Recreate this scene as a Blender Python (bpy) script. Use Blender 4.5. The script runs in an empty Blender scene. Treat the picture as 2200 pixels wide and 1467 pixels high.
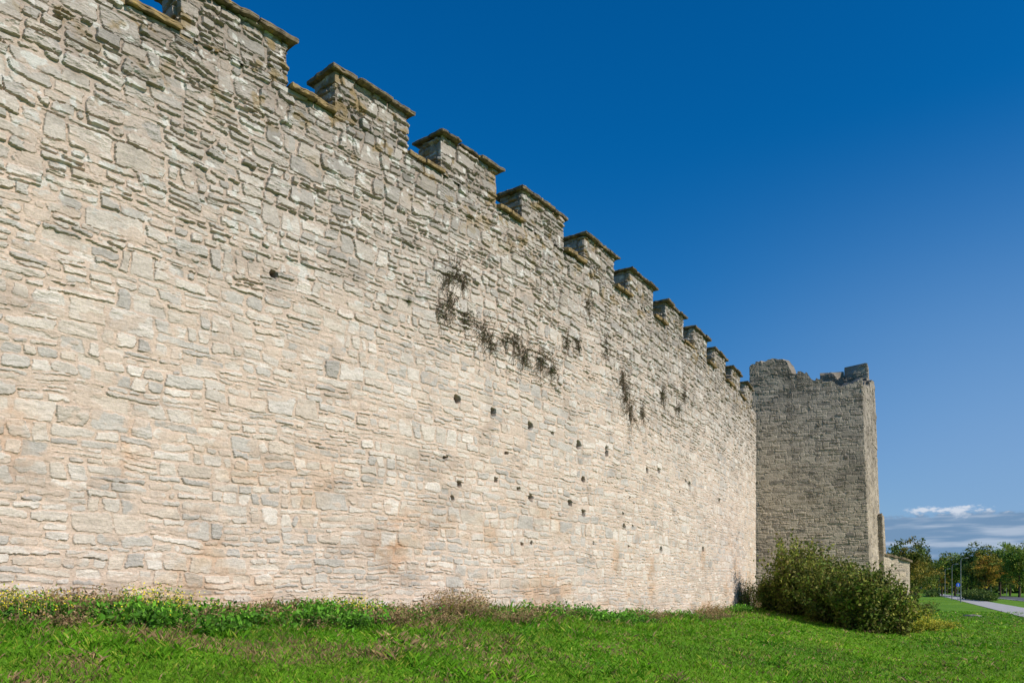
import bpy, math, numpy as np
from mathutils import Vector
rng = np.random.default_rng(7)
F=1700.0; CX=1100.0; HY=1265.0
scene=bpy.context.scene
# ------------------------------------------------------------ noise helpers
M32=np.uint64(0xffffffff)
def H(n,j=0):
    x=np.asarray(n).astype(np.int64).astype(np.uint64)
    x=(x*np.uint64(2654435761)+np.uint64((j*320717+12345)&0xffffffff))&M32
    x=((x^(x>>np.uint64(15)))*np.uint64(2246822519))&M32
    x=((x^(x>>np.uint64(13)))*np.uint64(3266489917))&M32
    x=x^(x>>np.uint64(16))
    return x.astype(np.float64)/4294967296.0
def vn(x,y,seed=0):
    xi=np.floor(x); yi=np.floor(y); u=x-xi; v=y-yi
    u=u*u*(3-2*u); v=v*v*(3-2*v)
    xi=xi.astype(np.int64); yi=yi.astype(np.int64)
    def h(a,b): return H((a*73856093)^(b*19349663),seed)
    return (h(xi,yi)*(1-u)+h(xi+1,yi)*u)*(1-v)+(h(xi,yi+1)*(1-u)+h(xi+1,yi+1)*u)*v
def fbm(x,y,seed=0,o=3):
    r=0;a=1.;t=0.
    for i in range(o):
        r=r+a*vn(x*2**i,y*2**i,seed+i*17); t+=a; a*=.5
    return r/t
def ss(a,b,x):
    t=np.clip((x-a)/(b-a),0,1); return t*t*(3-2*t)
# ------------------------------------------------------------ object helpers
def link(o,parent=None,label=None,category=None,kind=None,group=None):
    scene.collection.objects.link(o)
    if parent is not None: o.parent=parent
    if label: o["label"]=label
    if category: o["category"]=category
    if kind: o["kind"]=kind
    if group: o["group"]=group
    return o
def mesh_np(name,V,Fc,col=None,mat=None,smooth=False):
    me=bpy.data.meshes.new(name)
    V=np.ascontiguousarray(V,dtype=np.float32); Fc=np.ascontiguousarray(Fc,dtype=np.int32)
    n=Fc.shape[1]; m=Fc.shape[0]
    me.vertices.add(len(V)); me.vertices.foreach_set("co",V.ravel())
    me.loops.add(m*n); me.loops.foreach_set("vertex_index",Fc.ravel())
    me.polygons.add(m); me.polygons.foreach_set("loop_start",np.arange(0,m*n,n,dtype=np.int32))
    try: me.polygons.foreach_set("loop_total",np.full(m,n,dtype=np.int32))
    except Exception: pass
    me.update(calc_edges=True)
    me.polygons.foreach_set("use_smooth",np.full(m,smooth,dtype=bool))
    if col is not None:
        a=me.attributes.new("Col",'FLOAT_COLOR','POINT')
        c=np.ones((len(V),4),dtype=np.float32); c[:,:3]=col
        a.data.foreach_set("color",c.ravel())
    if mat: me.materials.append(mat)
    return me
def mesh_py(name,V,Fs,mat=None,smooth=False):
    me=bpy.data.meshes.new(name); me.from_pydata([tuple(v) for v in V],[],Fs); me.update()
    if mat: me.materials.append(mat)
    if smooth:
        for p in me.polygons: p.use_smooth=True
    return me
def obj(name,me,**k): return link(bpy.data.objects.new(name,me),**k)
# ------------------------------------------------------------ materials
def newmat(name):
    m=bpy.data.materials.new(name); m.use_nodes=True
    nt=m.node_tree; b=nt.nodes["Principled BSDF"]
    b.inputs["Roughness"].default_value=.9
    b.inputs["Specular IOR Level"].default_value=.15
    return m,nt,b
def N(nt,t,**k):
    n=nt.nodes.new(t)
    for a,v in k.items(): setattr(n,a,v)
    return n
def stone_mat(name,flake=1.0):
    m,nt,b=newmat(name); L=nt.links.new
    at=N(nt,"ShaderNodeAttribute",attribute_name="Col")
    tc=N(nt,"ShaderNodeTexCoord")
    mp=N(nt,"ShaderNodeMapping"); mp.inputs["Scale"].default_value=(4,4,17); mp.inputs["Rotation"].default_value=(0.06,0.09,0); L(tc.outputs["Object"],mp.inputs[0])
    n1=N(nt,"ShaderNodeTexNoise"); n1.inputs["Scale"].default_value=1.6; n1.inputs["Detail"].default_value=6; n1.inputs["Roughness"].default_value=.68; n1.inputs["Distortion"].default_value=.3; L(mp.outputs[0],n1.inputs["Vector"])
    n2=N(nt,"ShaderNodeTexNoise"); n2.inputs["Scale"].default_value=26; n2.inputs["Detail"].default_value=6; n2.inputs["Roughness"].default_value=.7; L(tc.outputs["Object"],n2.inputs["Vector"])
    r1=N(nt,"ShaderNodeMapRange"); r1.inputs[1].default_value=.3; r1.inputs[2].default_value=.7; r1.inputs[3].default_value=.88; r1.inputs[4].default_value=1.10; L(n1.outputs[0],r1.inputs[0])
    r2=N(nt,"ShaderNodeMapRange"); r2.inputs[1].default_value=.3; r2.inputs[2].default_value=.7; r2.inputs[3].default_value=.82; r2.inputs[4].default_value=1.16; L(n2.outputs[0],r2.inputs[0])
    mu=N(nt,"ShaderNodeMath",operation='MULTIPLY'); L(r1.outputs[0],mu.inputs[0]); L(r2.outputs[0],mu.inputs[1])
    vm=N(nt,"ShaderNodeVectorMath",operation='SCALE'); L(at.outputs["Color"],vm.inputs[0]); L(mu.outputs[0],vm.inputs["Scale"])
    L(vm.outputs[0],b.inputs["Base Color"])
    ad=N(nt,"ShaderNodeMath",operation='MULTIPLY_ADD'); ad.inputs[1].default_value=.7; L(n2.outputs[0],ad.inputs[0]); L(n1.outputs[0],ad.inputs[2])
    bp=N(nt,"ShaderNodeBump"); bp.inputs["Strength"].default_value=.65*flake; bp.inputs["Distance"].default_value=.03; L(ad.outputs[0],bp.inputs["Height"])
    L(bp.outputs[0],b.inputs["Normal"])
    b.inputs["Roughness"].default_value=.95; b.inputs["Specular IOR Level"].default_value=.08
    return m
def leaf_mat(name,tr=.3):
    m,nt,b=newmat(name); L=nt.links.new
    at=N(nt,"ShaderNodeAttribute",attribute_name="Col")
    t=N(nt,"ShaderNodeBsdfTranslucent"); d=N(nt,"ShaderNodeMixShader"); d.inputs[0].default_value=tr
    L(at.outputs["Color"],b.inputs["Base Color"]); L(at.outputs["Color"],t.inputs[0])
    b.inputs["Roughness"].default_value=.6; b.inputs["Specular IOR Level"].default_value=.2
    o=nt.nodes["Material Output"]; L(b.outputs[0],d.inputs[1]); L(t.outputs[0],d.inputs[2]); L(d.outputs[0],o.inputs[0])
    return m
def noise_mat(name,c1,c2,scale=5,c3=None,bump=.3,rough=.9,detail=6,metal=0,bd=.02):
    m,nt,b=newmat(name); L=nt.links.new
    tc=N(nt,"ShaderNodeTexCoord")
    n=N(nt,"ShaderNodeTexNoise"); n.inputs["Scale"].default_value=scale; n.inputs["Detail"].default_value=detail; L(tc.outputs["Object"],n.inputs["Vector"])
    cr=N(nt,"ShaderNodeValToRGB"); e=cr.color_ramp.elements
    e[0].position=.35; e[0].color=(*c1,1); e[1].position=.62; e[1].color=(*c2,1)
    if c3: q=e.new(.72); q.color=(*c3,1)
    L(n.outputs[0],cr.inputs[0]); L(cr.outputs[0],b.inputs["Base Color"])
    b.inputs["Roughness"].default_value=rough; b.inputs["Metallic"].default_value=metal
    if bump:
        bp=N(nt,"ShaderNodeBump"); bp.inputs["Strength"].default_value=bump; bp.inputs["Distance"].default_value=bd
        L(n.outputs[0],bp.inputs["Height"]); L(bp.outputs[0],b.inputs["Normal"])
    return m
MAT_WALL=stone_mat("limestone_masonry",1.0)
MAT_TOWER=stone_mat("tower_masonry",1.1)
MAT_SLAB=noise_mat("lichen_slab",(.08,.065,.045),(.22,.175,.11),scale=9,c3=(.36,.23,.06),bump=.8)
MAT_SILL=noise_mat("ochre_lichen_slab",(.14,.105,.06),(.30,.215,.10),scale=8,c3=(.42,.29,.09),bump=.8)
MAT_LEAF=leaf_mat("leaf"); MAT_GRASS=leaf_mat("grass_blade",.40)
MAT_TWIG=noise_mat("twig",(.05,.035,.02),(.14,.10,.06),scale=20,bump=0)
MAT_DEAD=noise_mat("withered_stem",(.05,.038,.025),(.13,.095,.065),scale=20,bump=0)
MAT_DRY=noise_mat("dry_stem",(.20,.13,.07),(.42,.30,.17),scale=12,bump=0)
MAT_BARK=noise_mat("bark",(.03,.025,.02),(.09,.07,.05),scale=6)
MAT_FLOWER=noise_mat("yellow_flower",(.70,.55,.02),(.85,.72,.05),scale=30,bump=0)
MAT_METAL=noise_mat("grey_steel",(.20,.21,.22),(.30,.31,.32),scale=4,bump=0,rough=.5,metal=.3)
# ------------------------------------------------------------ wall path (plan)
K=np.arange(11.)
PX=np.array([-3.77,-2.16,-.40,1.34,2.94,4.55,6.0,7.39,8.69,10.14,11.52])
PY=np.array([13.63,15.76,17.94,20.19,22.52,24.96,27.6,30.07,32.6,35.3,37.8])
fx=np.polyfit(K,PX,3); fy=np.polyfit(K,PY,3)
def kpos(k):
    k=np.asarray(k,float); kc=np.clip(k,0,10)
    return (np.polyval(fx,kc)+np.polyval(np.polyder(fx),kc)*(k-kc), np.polyval(fy,kc)+np.polyval(np.polyder(fy),kc)*(k-kc))
kk=np.arange(-14,60,.02); gx,gy=kpos(kk)
LL=np.concatenate([[0],np.cumsum(np.hypot(np.diff(gx),np.diff(gy)))])
tx=np.gradient(gx,LL); ty=np.gradient(gy,LL)
def Lk(k): return float(np.interp(k,kk,LL))
def wmap(L,s,z):
    L=np.asarray(L,float); s=np.asarray(s,float)
    a=np.interp(L,LL,tx); b=np.interp(L,LL,ty); r=np.hypot(a,b)
    return np.stack([np.interp(L,LL,gx)+s*b/r, np.interp(L,LL,gy)-s*a/r, np.broadcast_to(z,L.shape).astype(float)],-1)
ok=(gy>2)
def L_of_px(px):
    p=CX+F*gx[ok]/gy[ok]; m=(kk[ok]>-6)&(kk[ok]<14)
    return float(np.interp(px,p[m],LL[ok][m]))
def wall_hit(px,py):
    L=L_of_px(px); y=np.interp(L,LL,gy); return L,(HY-py)*y/F
zbL=np.array([Lk(-14),Lk(-4),Lk(-1.7),Lk(.7),Lk(2.2),Lk(4.9),Lk(8),Lk(10.4),Lk(10.4)+8,Lk(10.4)+25,Lk(10.4)+70])
zbZ=np.array([-.35,-.38,-.42,-.58,-.68,-.97,-.95,-.85,-.9,-1.3,-1.85])
cs=slice(None,None,25); cgx=gx[cs]; cgy=gy[cs]; cLL=LL[cs]; ctx=tx[cs]; cty=ty[cs]
def wall_coords(x,y):
    x=np.ravel(x);y=np.ravel(y); s=np.empty(len(x)); L=np.empty(len(x))
    for i in range(0,len(x),40000):
        a=x[i:i+40000,None]-cgx; b=y[i:i+40000,None]-cgy
        j=np.argmin(a*a+b*b,axis=1); r=np.arange(len(j))
        aa=a[r,j]; bb=b[r,j]
        s[i:i+40000]=aa*cty[j]-bb*ctx[j]; L[i:i+40000]=cLL[j]+aa*ctx[j]+bb*cty[j]
    return L,s
def ground_z(x,y):
    sh=np.shape(x); x=np.ravel(np.asarray(x,float)); y=np.ravel(np.asarray(y,float))
    L,s=wall_coords(x,y)
    zb=np.interp(L,zbL,zbZ)
    z=zb+(-1.85-zb)*ss(.2,8.5,s)
    near=np.exp(-((x-5)**2+(y-20)**2)/1600)
    z=z+near*(.14*(fbm(x*.35,y*.35,5)-.5)+.08*(fbm(x*1.5,y*1.5,6)-.5))
    return z.reshape(sh)
# ------------------------------------------------------------ masonry generator
PAL_WALL=np.array([[.63,.56,.48],[.58,.515,.44],[.48,.445,.395],[.67,.605,.53],[.59,.495,.40],[.43,.40,.36],[.62,.545,.46],[.52,.475,.42],[.66,.59,.51],[.56,.485,.40]])
PAL_WALL=PAL_WALL*.78+np.array([.615,.540,.468])*.22
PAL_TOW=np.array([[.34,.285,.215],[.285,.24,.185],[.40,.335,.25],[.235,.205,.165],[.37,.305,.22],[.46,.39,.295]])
def masonry(U,V,seed,P):
    U=np.asarray(U);V=np.asarray(V)
    wu=.10*(fbm(U*1.2,V*1.5,seed+1)-.5)+.046*(fbm(U*7,V*9,seed+2)-.5)
    wv=.14*(fbm(U*.30,V*.25,seed+3,2)-.5)+.11*(fbm(U*1.4,V*1.6,seed+4)-.5)+.036*(fbm(U*6,V*8,seed+5)-.5)
    u=U+wu; v=V+wv
    r=np.random.default_rng(seed)
    v0=v.min()-.6; cb=[v0]
    while cb[-1]<v.max()+.6: cb.append(cb[-1]+r.uniform(*P['ch']))
    cb=np.array(cb); ci=np.searchsorted(cb,v)-1
    order=np.argsort(ci,kind='stable'); sc=ci[order]
    starts=np.searchsorted(sc,np.arange(len(cb)+1))
    n=len(u); ulo=np.zeros(n);uhi=np.ones(n);vlo=np.zeros(n);vhi=np.ones(n);ID=np.zeros(n,dtype=np.int64)
    umin,umax=u.min()-2,u.max()+2
    for c in range(len(cb)-1):
        ix=order[starts[c]:starts[c+1]]
        if len(ix)==0: continue
        nl=int((umax-umin)/P['ml'][0])+4
        mb=umin-r.uniform(0,1)+np.concatenate([[0],np.cumsum(r.uniform(P['ml'][0],P['ml'][1],nl))])
        uu=u[ix]; vv=v[ix]; mi=np.searchsorted(mb,uu)-1
        base=mi+c*4099
        hr=H(base,1); p1,p2=P['rows']
        nr=1+(hr>p1).astype(int)+(hr>p2).astype(int)
        fv=(vv-cb[c])/(cb[c+1]-cb[c])
        s1=np.where(nr==2,.30+.40*H(base,2),.22+.20*H(base,3)); s2=.56+.22*H(base,4)
        sl=(H(base,8)-.5)*.34*(uu-mb[mi]-.4)
        fq=fv+sl
        row=np.where(nr==1,0,np.where(nr==2,(fq>s1).astype(int),(fq>s1).astype(int)+(fq>s2).astype(int)))
        lo=np.where(row==0,0,np.where(row==1,s1,s2)-sl)
        hi=np.where(nr==1,1,np.where(row==0,s1-sl,np.where((row==1)&(nr==3),s2-sl,1)))
        b2=base*7+row; h2=H(b2,5)
        mw=mb[mi+1]-mb[mi]
        ns=np.clip(np.round(mw/(.20+.44*h2)),1,5).astype(int)
        fu=(uu-mb[mi])/mw
        q=np.clip(np.floor(fu*ns),0,ns-1).astype(int)
        def bd(j): return np.where((j<=0)|(j>=ns),np.clip(j,0,ns)/ns,(j+.7*(H(b2*11+j,6)-.5))/ns)
        q=np.where(fu<bd(q),q-1,q); q=np.where(fu>bd(q+1),q+1,q)
        ulo[ix]=mb[mi]+bd(q)*mw; uhi[ix]=mb[mi]+bd(q+1)*mw
        vlo[ix]=cb[c]+lo*(cb[c+1]-cb[c]); vhi[ix]=cb[c]+hi*(cb[c+1]-cb[c])
        ID[ix]=b2*13+q
    R=lambda j:H(ID,j+20)
    uc=(ulo+uhi)/2; vc=(vlo+vhi)/2; hh=vhi-vlo; ww=uhi-ulo
    g=P['gap']
    dL=u-ulo-g*(.2+R(0)*1.3)+(R(1)-.5)*.6*(v-vc); dR=uhi-u-g*(.2+R(2)*1.3)+(R(3)-.5)*.6*(v-vc)
    dB=v-vlo-g*(.12+R(4)*.9)+(R(5)-.5)*.13*(u-uc); dT=vhi-v-g*(.12+R(6)*.9)+(R(7)-.5)*.13*(u-uc)
    qx=np.minimum(dL,dR); qy=np.minimum(dB,dT); rad=np.minimum(.006+.06*R(16),hh*.42)
    d=np.where((qx<rad)&(qy<rad),rad-np.hypot(rad-qx,rad-qy),np.minimum(qx,qy))
    d=d+.040*(fbm(U*14,V*19,seed+9,3)-.5)
    m=ss(-.001,.008,d)
    up=P['rough'](U,V)
    strata=fbm(U*4.5+V*.8,V*18+(R(17)-.5)*5*U,seed+11,3)
    ter=np.floor(strata*6+R(9)*3)/6.
    prot=(R(8)**1.6)*(.014+.032*up)
    tilt=(R(10)-.3)*.09*(v-vc)+(R(11)-.5)*.04*(u-uc)
    flaky=ss(.40,.75,R(14))
    hs=.007+prot+tilt+(.013+.017*up)*(ter-.45)*(.12+1.5*flaky)+.013*(fbm(U*9,V*12,seed+12,3)-.5)
    broken=(R(15)>.95)
    hs=np.where(broken,hs-.024,hs)
    hm=-.001-.014*up+.018*(fbm(U*9,V*9,seed+13,3)-.5)
    cvr=P.get('cover',-.085)
    cv=ss(.50,.57,fbm(U*3.6,V*6.5,seed+21,4)+cvr); mm=m*(1-.75*cv)
    h=hm*(1-m)+hs*m; h=h*(1-.6*cv)+.007*cv+.022*(fbm(U*.6,V*.6,seed+14,2)-.5)
    pal=P['pal']; pi=np.minimum((R(12)*len(pal)).astype(int),len(pal)-1)
    col=pal[pi]*(.90+.18*R(13))[:,None]
    col=col*(.88+.24*strata)[:,None]
    mc=np.array(P['mortar'])*(.88+.24*fbm(U*3,V*3,seed+15))[:,None]
    col=mc*(1-mm)[:,None]+col*mm[:,None]
    return h,col,m,R
def wall_rough(U,V): return .04+.92*ss(3.8,7.8,V+2.4*(fbm(U*.35,V*.35,99)-.5))
PW=dict(ch=(.17,.36),ml=(.5,1.25),rows=(.25,.74),gap=.024,rough=wall_rough,pal=PAL_WALL,mortar=(.575,.455,.36))
def weather(U,V,col,seed=0,top=8.6):
    z=ss(3.4,8.4,V+2.6*(fbm(U*.30,V*.35,seed+51)-.5)+1.8*(fbm(U*1.5,V*1.2,seed+52)-.5))
    g=col.mean(1,keepdims=True)
    grey=(col*.50+g*np.array([.55,.495,.44]))*.76
    col=col*(1-.85*z)[:,None]+grey*(.85*z)[:,None]
    t=ss(7.0,8.9,V+1.2*(fbm(U*2.5,V*.7,seed+53)-.5)*2)
    col=col*(1-.20*t)[:,None]
    li=ss(.68,.74,fbm(U*7,V*9,seed+54,3))*ss(3.0,6.5,V)
    col=col*(1-li)[:,None]+np.array([.58,.56,.51])*li[:,None]
    oc=ss(.60,.70,fbm(U*4,V*5,seed+55,3))*ss(7.0,8.6,V)
    col=col*(1-.7*oc)[:,None]+np.array([.26,.18,.07])*(.7*oc)[:,None]
    rd=ss(.56,.74,fbm(U*1.1,V*1.6,seed+56,4))*(1-ss(.8,3.4,V))
    col=col*(1-rd[:,None]*np.array([.06,.15,.24]))
    dk=ss(.58,.74,fbm(U*1.6+9,V*2.6,seed+57,4))
    return col*(1-.16*dk)[:,None]
# ------------------------------------------------------------ main wall body
L0w,L1w=Lk(-4.6),Lk(10.35)
us=[L0w]
while us[-1]<L1w:
    x=np.interp(us[-1],LL,gx); y=np.interp(us[-1],LL,gy)
    us.append(us[-1]+max(.012,.0011*math.hypot(x,y)))
us=np.array(us); us[-1]=L1w
vs=np.arange(-1.7,8.60,.0135); vs[-1]=8.60
UU,VV=np.meshgrid(us,vs,indexing='ij')
h,col,m,R=masonry(UU.ravel(),VV.ravel(),3,PW)
U=UU.ravel();V=VV.ravel()
col=weather(U,V,col)
holes=[(586,590,.10,.12),(982,857,.14,.15),(1060,885,.16,.15),(1138,915,.16,.15),(1243,955,.17,.2),(1303,970,.15,.22),(1390,1010,.18,.14),(1415,1012,.15,.14),(1140,1070,.15,.12),(1225,1080,.16,.14),(1253,1102,.18,.16),(985,1040,.12,.12),(1065,1030,.12,.1),(1253,1030,.14,.12),(1480,1040,.2,.16),(1510,1180,.2,.16),(1340,1130,.15,.12),(1545,1075,.22,.16),(1420,1180,.18,.14)]
for i in range(16): holes.append((float(rng.uniform(950,1590)),float(rng.uniform(930,1200)),float(rng.uniform(.06,.12)),float(rng.uniform(.05,.09))))
for (px,py,w,hh) in holes:
    w*=1.2;hh*=1.2
    L,z=wall_hit(px,py); a=(np.abs(U-L)<.4)&(np.abs(V-z)<.4)
    nz=.10*(fbm(U[a]*9,V[a]*9,int(px))-.5)
    du=(np.abs(U[a]-L+nz)/(w*.5)); dv=np.abs(V[a]-z+nz*.8+.15*(U[a]-L))/(hh*.5)
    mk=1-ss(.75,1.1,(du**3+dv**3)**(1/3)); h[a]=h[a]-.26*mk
    col[a]=col[a]*(1-.6*mk)[:,None]  # shade inside the holes is also darkened into the stone colour
for (px,py,su,sv,am) in [(845,1185,.6,.45,.40),(860,1120,.3,.25,.25),(20,930,.4,.5,.3),(265,950,.2,.4,.4)]:
    L,z=wall_hit(px,py); d2=((U-L)/su)**2+((V-z)/sv)**2; a=d2<6
    k_=np.exp(-d2[a])*ss(.40,.62,fbm(U[a]*4,V[a]*5,91,3))*am*1.3
    col[a]=col[a]*(1-np.clip(k_,0,1)[:,None]*np.array([.10,.38,.60]))
P3=wmap(U,h,V)
nu,nv=UU.shape
idx=np.arange(nu*nv).reshape(nu,nv)
q=np.stack([idx[:-1,:-1],idx[1:,:-1],idx[1:,1:],idx[:-1,1:]],-1).reshape(-1,4)
cu=np.arange(L0w,L1w,.25); rows=[(-.0,8.595),(-1.3,8.55),(-1.3,-1.6)]
ex=np.concatenate([wmap(cu,np.full(len(cu),s),np.full(len(cu),z)) for s,z in rows])
b0=len(P3); n=len(cu); qq=[]
for r_ in range(2):
    for i in range(n-1): qq.append((b0+r_*n+i,b0+(r_+1)*n+i,b0+(r_+1)*n+i+1,b0+r_*n+i+1))
P3=np.concatenate([P3,ex]); q=np.concatenate([q,np.array(qq)]); col=np.concatenate([col,np.tile([[.35,.32,.28]],(len(ex),1))])
city_wall=obj("city_wall",mesh_np("city_wall",P3,q,col,MAT_WALL),label="long curving medieval limestone rubble wall with crenellated top",category="wall")
print("wall verts",len(P3))
# ------------------------------------------------------------ rings (merlons, tower)
def ring(name,poly,z0,ztop,dv,step,seed,P,mapf,mat,inset,post,zin=None,uoff=0):
    poly=[np.array(p,float) for p in poly]
    ar=sum(poly[i][0]*poly[(i+1)%len(poly)][1]-poly[(i+1)%len(poly)][0]*poly[i][1] for i in range(len(poly)))
    if ar<0: poly=poly[::-1]
    pts=[];nrm=[];Uc=[];inn=[];acc=0;m_=len(poly)
    def en(i):
        e=poly[(i+1)%m_]-poly[i%m_]; e/=np.linalg.norm(e); return np.array([e[1],-e[0]])
    def mit(i):
        a_,b_=en(i%m_),en((i-1)%m_); return (a_+b_)/(1+np.dot(a_,b_))
    for i in range(m_):
        a=poly[i];b=poly[(i+1)%m_];l=np.linalg.norm(b-a);k=max(2,int(l/step))
        ma=mit(i);mb_=mit((i+1)%m_)
        for j in range(k):
            f=j/k
            pts.append(a+(b-a)*f); Uc.append(acc+l*f); inn.append(ma+(mb_-ma)*f)
            nrm.append(en(i) if j else (en(i)+en(i-1))*.62)
        acc+=l
    pts=np.array(pts);nrm=np.array(nrm);Uc=np.array(Uc);inn=np.array(inn)
    zt=ztop(pts,Uc)
    nv=max(3,int((zt.max()-z0)/dv)); t=np.linspace(0,1,nv)
    Z=z0+t[None,:]*(zt[:,None]-z0); Ug=np.repeat(Uc[:,None],nv,1)+uoff
    h,col,m,R=masonry(Ug.ravel(),Z.ravel(),seed,P)
    col=post(Ug.ravel(),Z.ravel(),col); h=h.reshape(Z.shape)
    X=pts[:,None,0]+nrm[:,None,0]*h; Y=pts[:,None,1]+nrm[:,None,1]*h
    zi=z0 if zin is None else zin
    c=pts.mean(0)
    if inset: lay=[(pts-inn*inset*.35,.10),(pts-inn*inset*.7,.16),(pts-inn*inset,.10)]
    else: lay=[(c+(pts-c)*.6,.02),(c+(pts-c)*.02,.0)]
    lastq=lay[-1][0]
    xs_=[X];ys_=[Y];zs_=[Z]
    for li_,(qp,am) in enumerate(lay):
        jt=am*(H(np.arange(len(pts))//5,seed+li_*9)-.6)
        xs_.append(qp[:,0:1]);ys_.append(qp[:,1:2]);zs_.append((zt+jt)[:,None])
    xs_.append(lastq[:,0:1]);ys_.append(lastq[:,1:2]);zs_.append(np.full((len(pts),1),zi))
    X=np.concatenate(xs_,1);Y=np.concatenate(ys_,1);Z=np.concatenate(zs_,1)
    ne=len(lay)+1
    cg=col.reshape(len(pts),nv,3); cg=np.concatenate([cg]+[cg[:,-1:,:]*.9]*ne,1)
    nn=nv+ne; P3=mapf(X.ravel(),Y.ravel(),Z.ravel())
    idx=np.arange(len(pts)*nn).reshape(len(pts),nn); nx=np.roll(idx,-1,0)
    q=np.stack([idx[:,:-1],nx[:,:-1],nx[:,1:],idx[:,1:]],-1).reshape(-1,4)
    return mesh_np(name,P3,q,cg.reshape(-1,3),mat)
def slab(name,l0,l1,s0,s1,z0,z1,rg,mat,mapf,jit=.035,ns=None,slope=0.):
    V=[];Fs=[]
    nst=ns or max(1,int(round((l1-l0)/.62))); cuts=np.linspace(l0,l1,nst+1); cuts[1:-1]+=rg.uniform(-.12,.12,nst-1)
    for k in range(nst):
        a=cuts[k]+(.004 if k else 0); b=cuts[k+1]-(.004 if k<nst-1 else 0); zz0=z0+rg.uniform(-.0,.010); zz1=z1+rg.uniform(-.012,.018)
        ss0=s0+rg.uniform(-.05,.04); ss1=s1+rg.uniform(-.05,.03); tl=rg.uniform(-.025,.025)
        P=[]
        nE=12
        for (x0,y0,x1,y1) in ((a,ss0,b,ss0),(b,ss0,b,ss1),(b,ss1,a,ss1),(a,ss1,a,ss0)):
            for j in range(nE): P.append([x0+(x1-x0)*j/nE,y0+(y1-y0)*j/nE])
        P=np.array(P); c=P.mean(0); jj=rg.uniform(-jit,jit*.4,len(P)); d=P-c; d/=np.linalg.norm(d,axis=1)[:,None]
        jj=(jj+np.roll(jj,1))/2
        lv=[(zz0,.985),(zz0+(zz1-zz0)*.25,1.0),(zz0+(zz1-zz0)*.6,.993),(zz0+(zz1-zz0)*.65,1.006),(zz1,.985)]
        b0=len(V);n=len(P)
        for (z,f) in lv:
            Q=c+(P-c)*f+d*(jj*(1+.4*rg.uniform(-1,1,n)))[:,None]
            W=mapf(Q[:,0],Q[:,1],np.full(n,z)+rg.uniform(-.006,.006,n)+tl*(Q[:,0]-c[0])-slope*(Q[:,1])); V+=[tuple(w) for w in W]
        for r_ in range(len(lv)-1):
            for i in range(n): Fs.append((b0+r_*n+i,b0+r_*n+(i+1)%n,b0+(r_+1)*n+(i+1)%n,b0+(r_+1)*n+i))
        Fs.append(tuple(range(b0,b0+n))[::-1]); Fs.append(tuple(range(b0+(len(lv)-1)*n,b0+len(lv)*n)))
    return mesh_py(name,V,Fs,mat)
PM=dict(ch=(.12,.26),ml=(.3,.75),rows=(.3,.85),gap=.022,rough=lambda U,V:np.full(np.shape(U),1.1),pal=PAL_WALL,mortar=(.46,.37,.29))
prev=None
for k in range(-4,11):
    Lr=Lk(k)-.04; ln=1.78+rng.uniform(-.07,.07); Ll=Lr-ln; zt=9.40+rng.uniform(-.03,.03)
    y=float(np.interp(Lr,LL,gy)); st=max(.016,.0011*y)
    me=ring("merlon",[(Ll,.0),(Lr,.0),(Lr,-.62),(Ll,-.62)],8.585,lambda p,u:np.full(len(p),zt)+.02*(H(np.arange(len(p))//8,3)-.5),st,st,100+k,PM,wmap,MAT_WALL,0,lambda U,V,c:weather(U,V,c,200+k),uoff=k*11.3)
    mo=obj("merlon",me,parent=city_wall)
    cap=obj("cap_slab",slab("cap_slab",Ll-.12,Lr+.14,.14,-.76,zt+.005,zt+.065,rng,MAT_SLAB,wmap),parent=mo)
    if prev is not None:
        obj("sill_slab",slab("sill_slab",prev+.01,Ll-.01,.15,-.60,8.61,8.69,rng,MAT_SILL,wmap,slope=.10),parent=city_wall)
    prev=Lr
# ------------------------------------------------------------ tower
A=np.array([11.72,39.0]);B=np.array([16.97,37.40]);C=np.array([20.2,43.0]);D=np.array([14.7,46.2])
def tmap(x,y,z):
    f=1-.075*(np.asarray(z)+1.)/11.
    return np.stack([A[0]+(x-A[0])*f,A[1]+(y-A[1])*f,z],-1)
def ttop(p,u):
    z=np.empty(len(p)); 
    for i,q_ in enumerate(p):
        ds=[]
        for (a,b) in ((A,B),(B,C),(C,D),(D,A)):
            e=b-a;t=np.clip(np.dot(q_-a,e)/np.dot(e,e),0,1); ds.append((np.linalg.norm(a+e*t-q_),t))
        j=min(range(4),key=lambda k:ds[k][0]); t=ds[j][1]
        if j==0: z[i]=np.interp(t,[0,.02,.18,.32,.345,.37,.44,.52,.56,.62,.78,.82,.93,1],[11.05,11.15,11.2,11.15,10.95,10.6,10.5,10.4,10.2,10.0,9.85,9.75,9.75,9.9])
        elif j==1: z[i]=np.interp(t,[0,.1,.3,.6,1],[9.9,9.8,10.1,10.3,10.5])
        elif j==2: z[i]=10.2
        else: z[i]=np.interp(t,[0,1],[10.2,11.0])
    k=(u/.30).astype(int); return z+.20*(H(k,4)-.5)+.08*(H((u/.1).astype(int),5)-.5)
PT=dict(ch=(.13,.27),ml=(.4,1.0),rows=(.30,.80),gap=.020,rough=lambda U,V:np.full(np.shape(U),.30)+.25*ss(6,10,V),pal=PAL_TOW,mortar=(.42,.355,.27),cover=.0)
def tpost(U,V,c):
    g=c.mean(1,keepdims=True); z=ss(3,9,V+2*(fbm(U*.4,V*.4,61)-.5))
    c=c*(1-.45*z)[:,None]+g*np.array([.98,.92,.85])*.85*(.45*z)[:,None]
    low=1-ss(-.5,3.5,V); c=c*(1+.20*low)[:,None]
    dk=ss(.45,.70,fbm(U*.7,V*.9,62,4)); return c*(1-.28*dk)[:,None]
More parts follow.
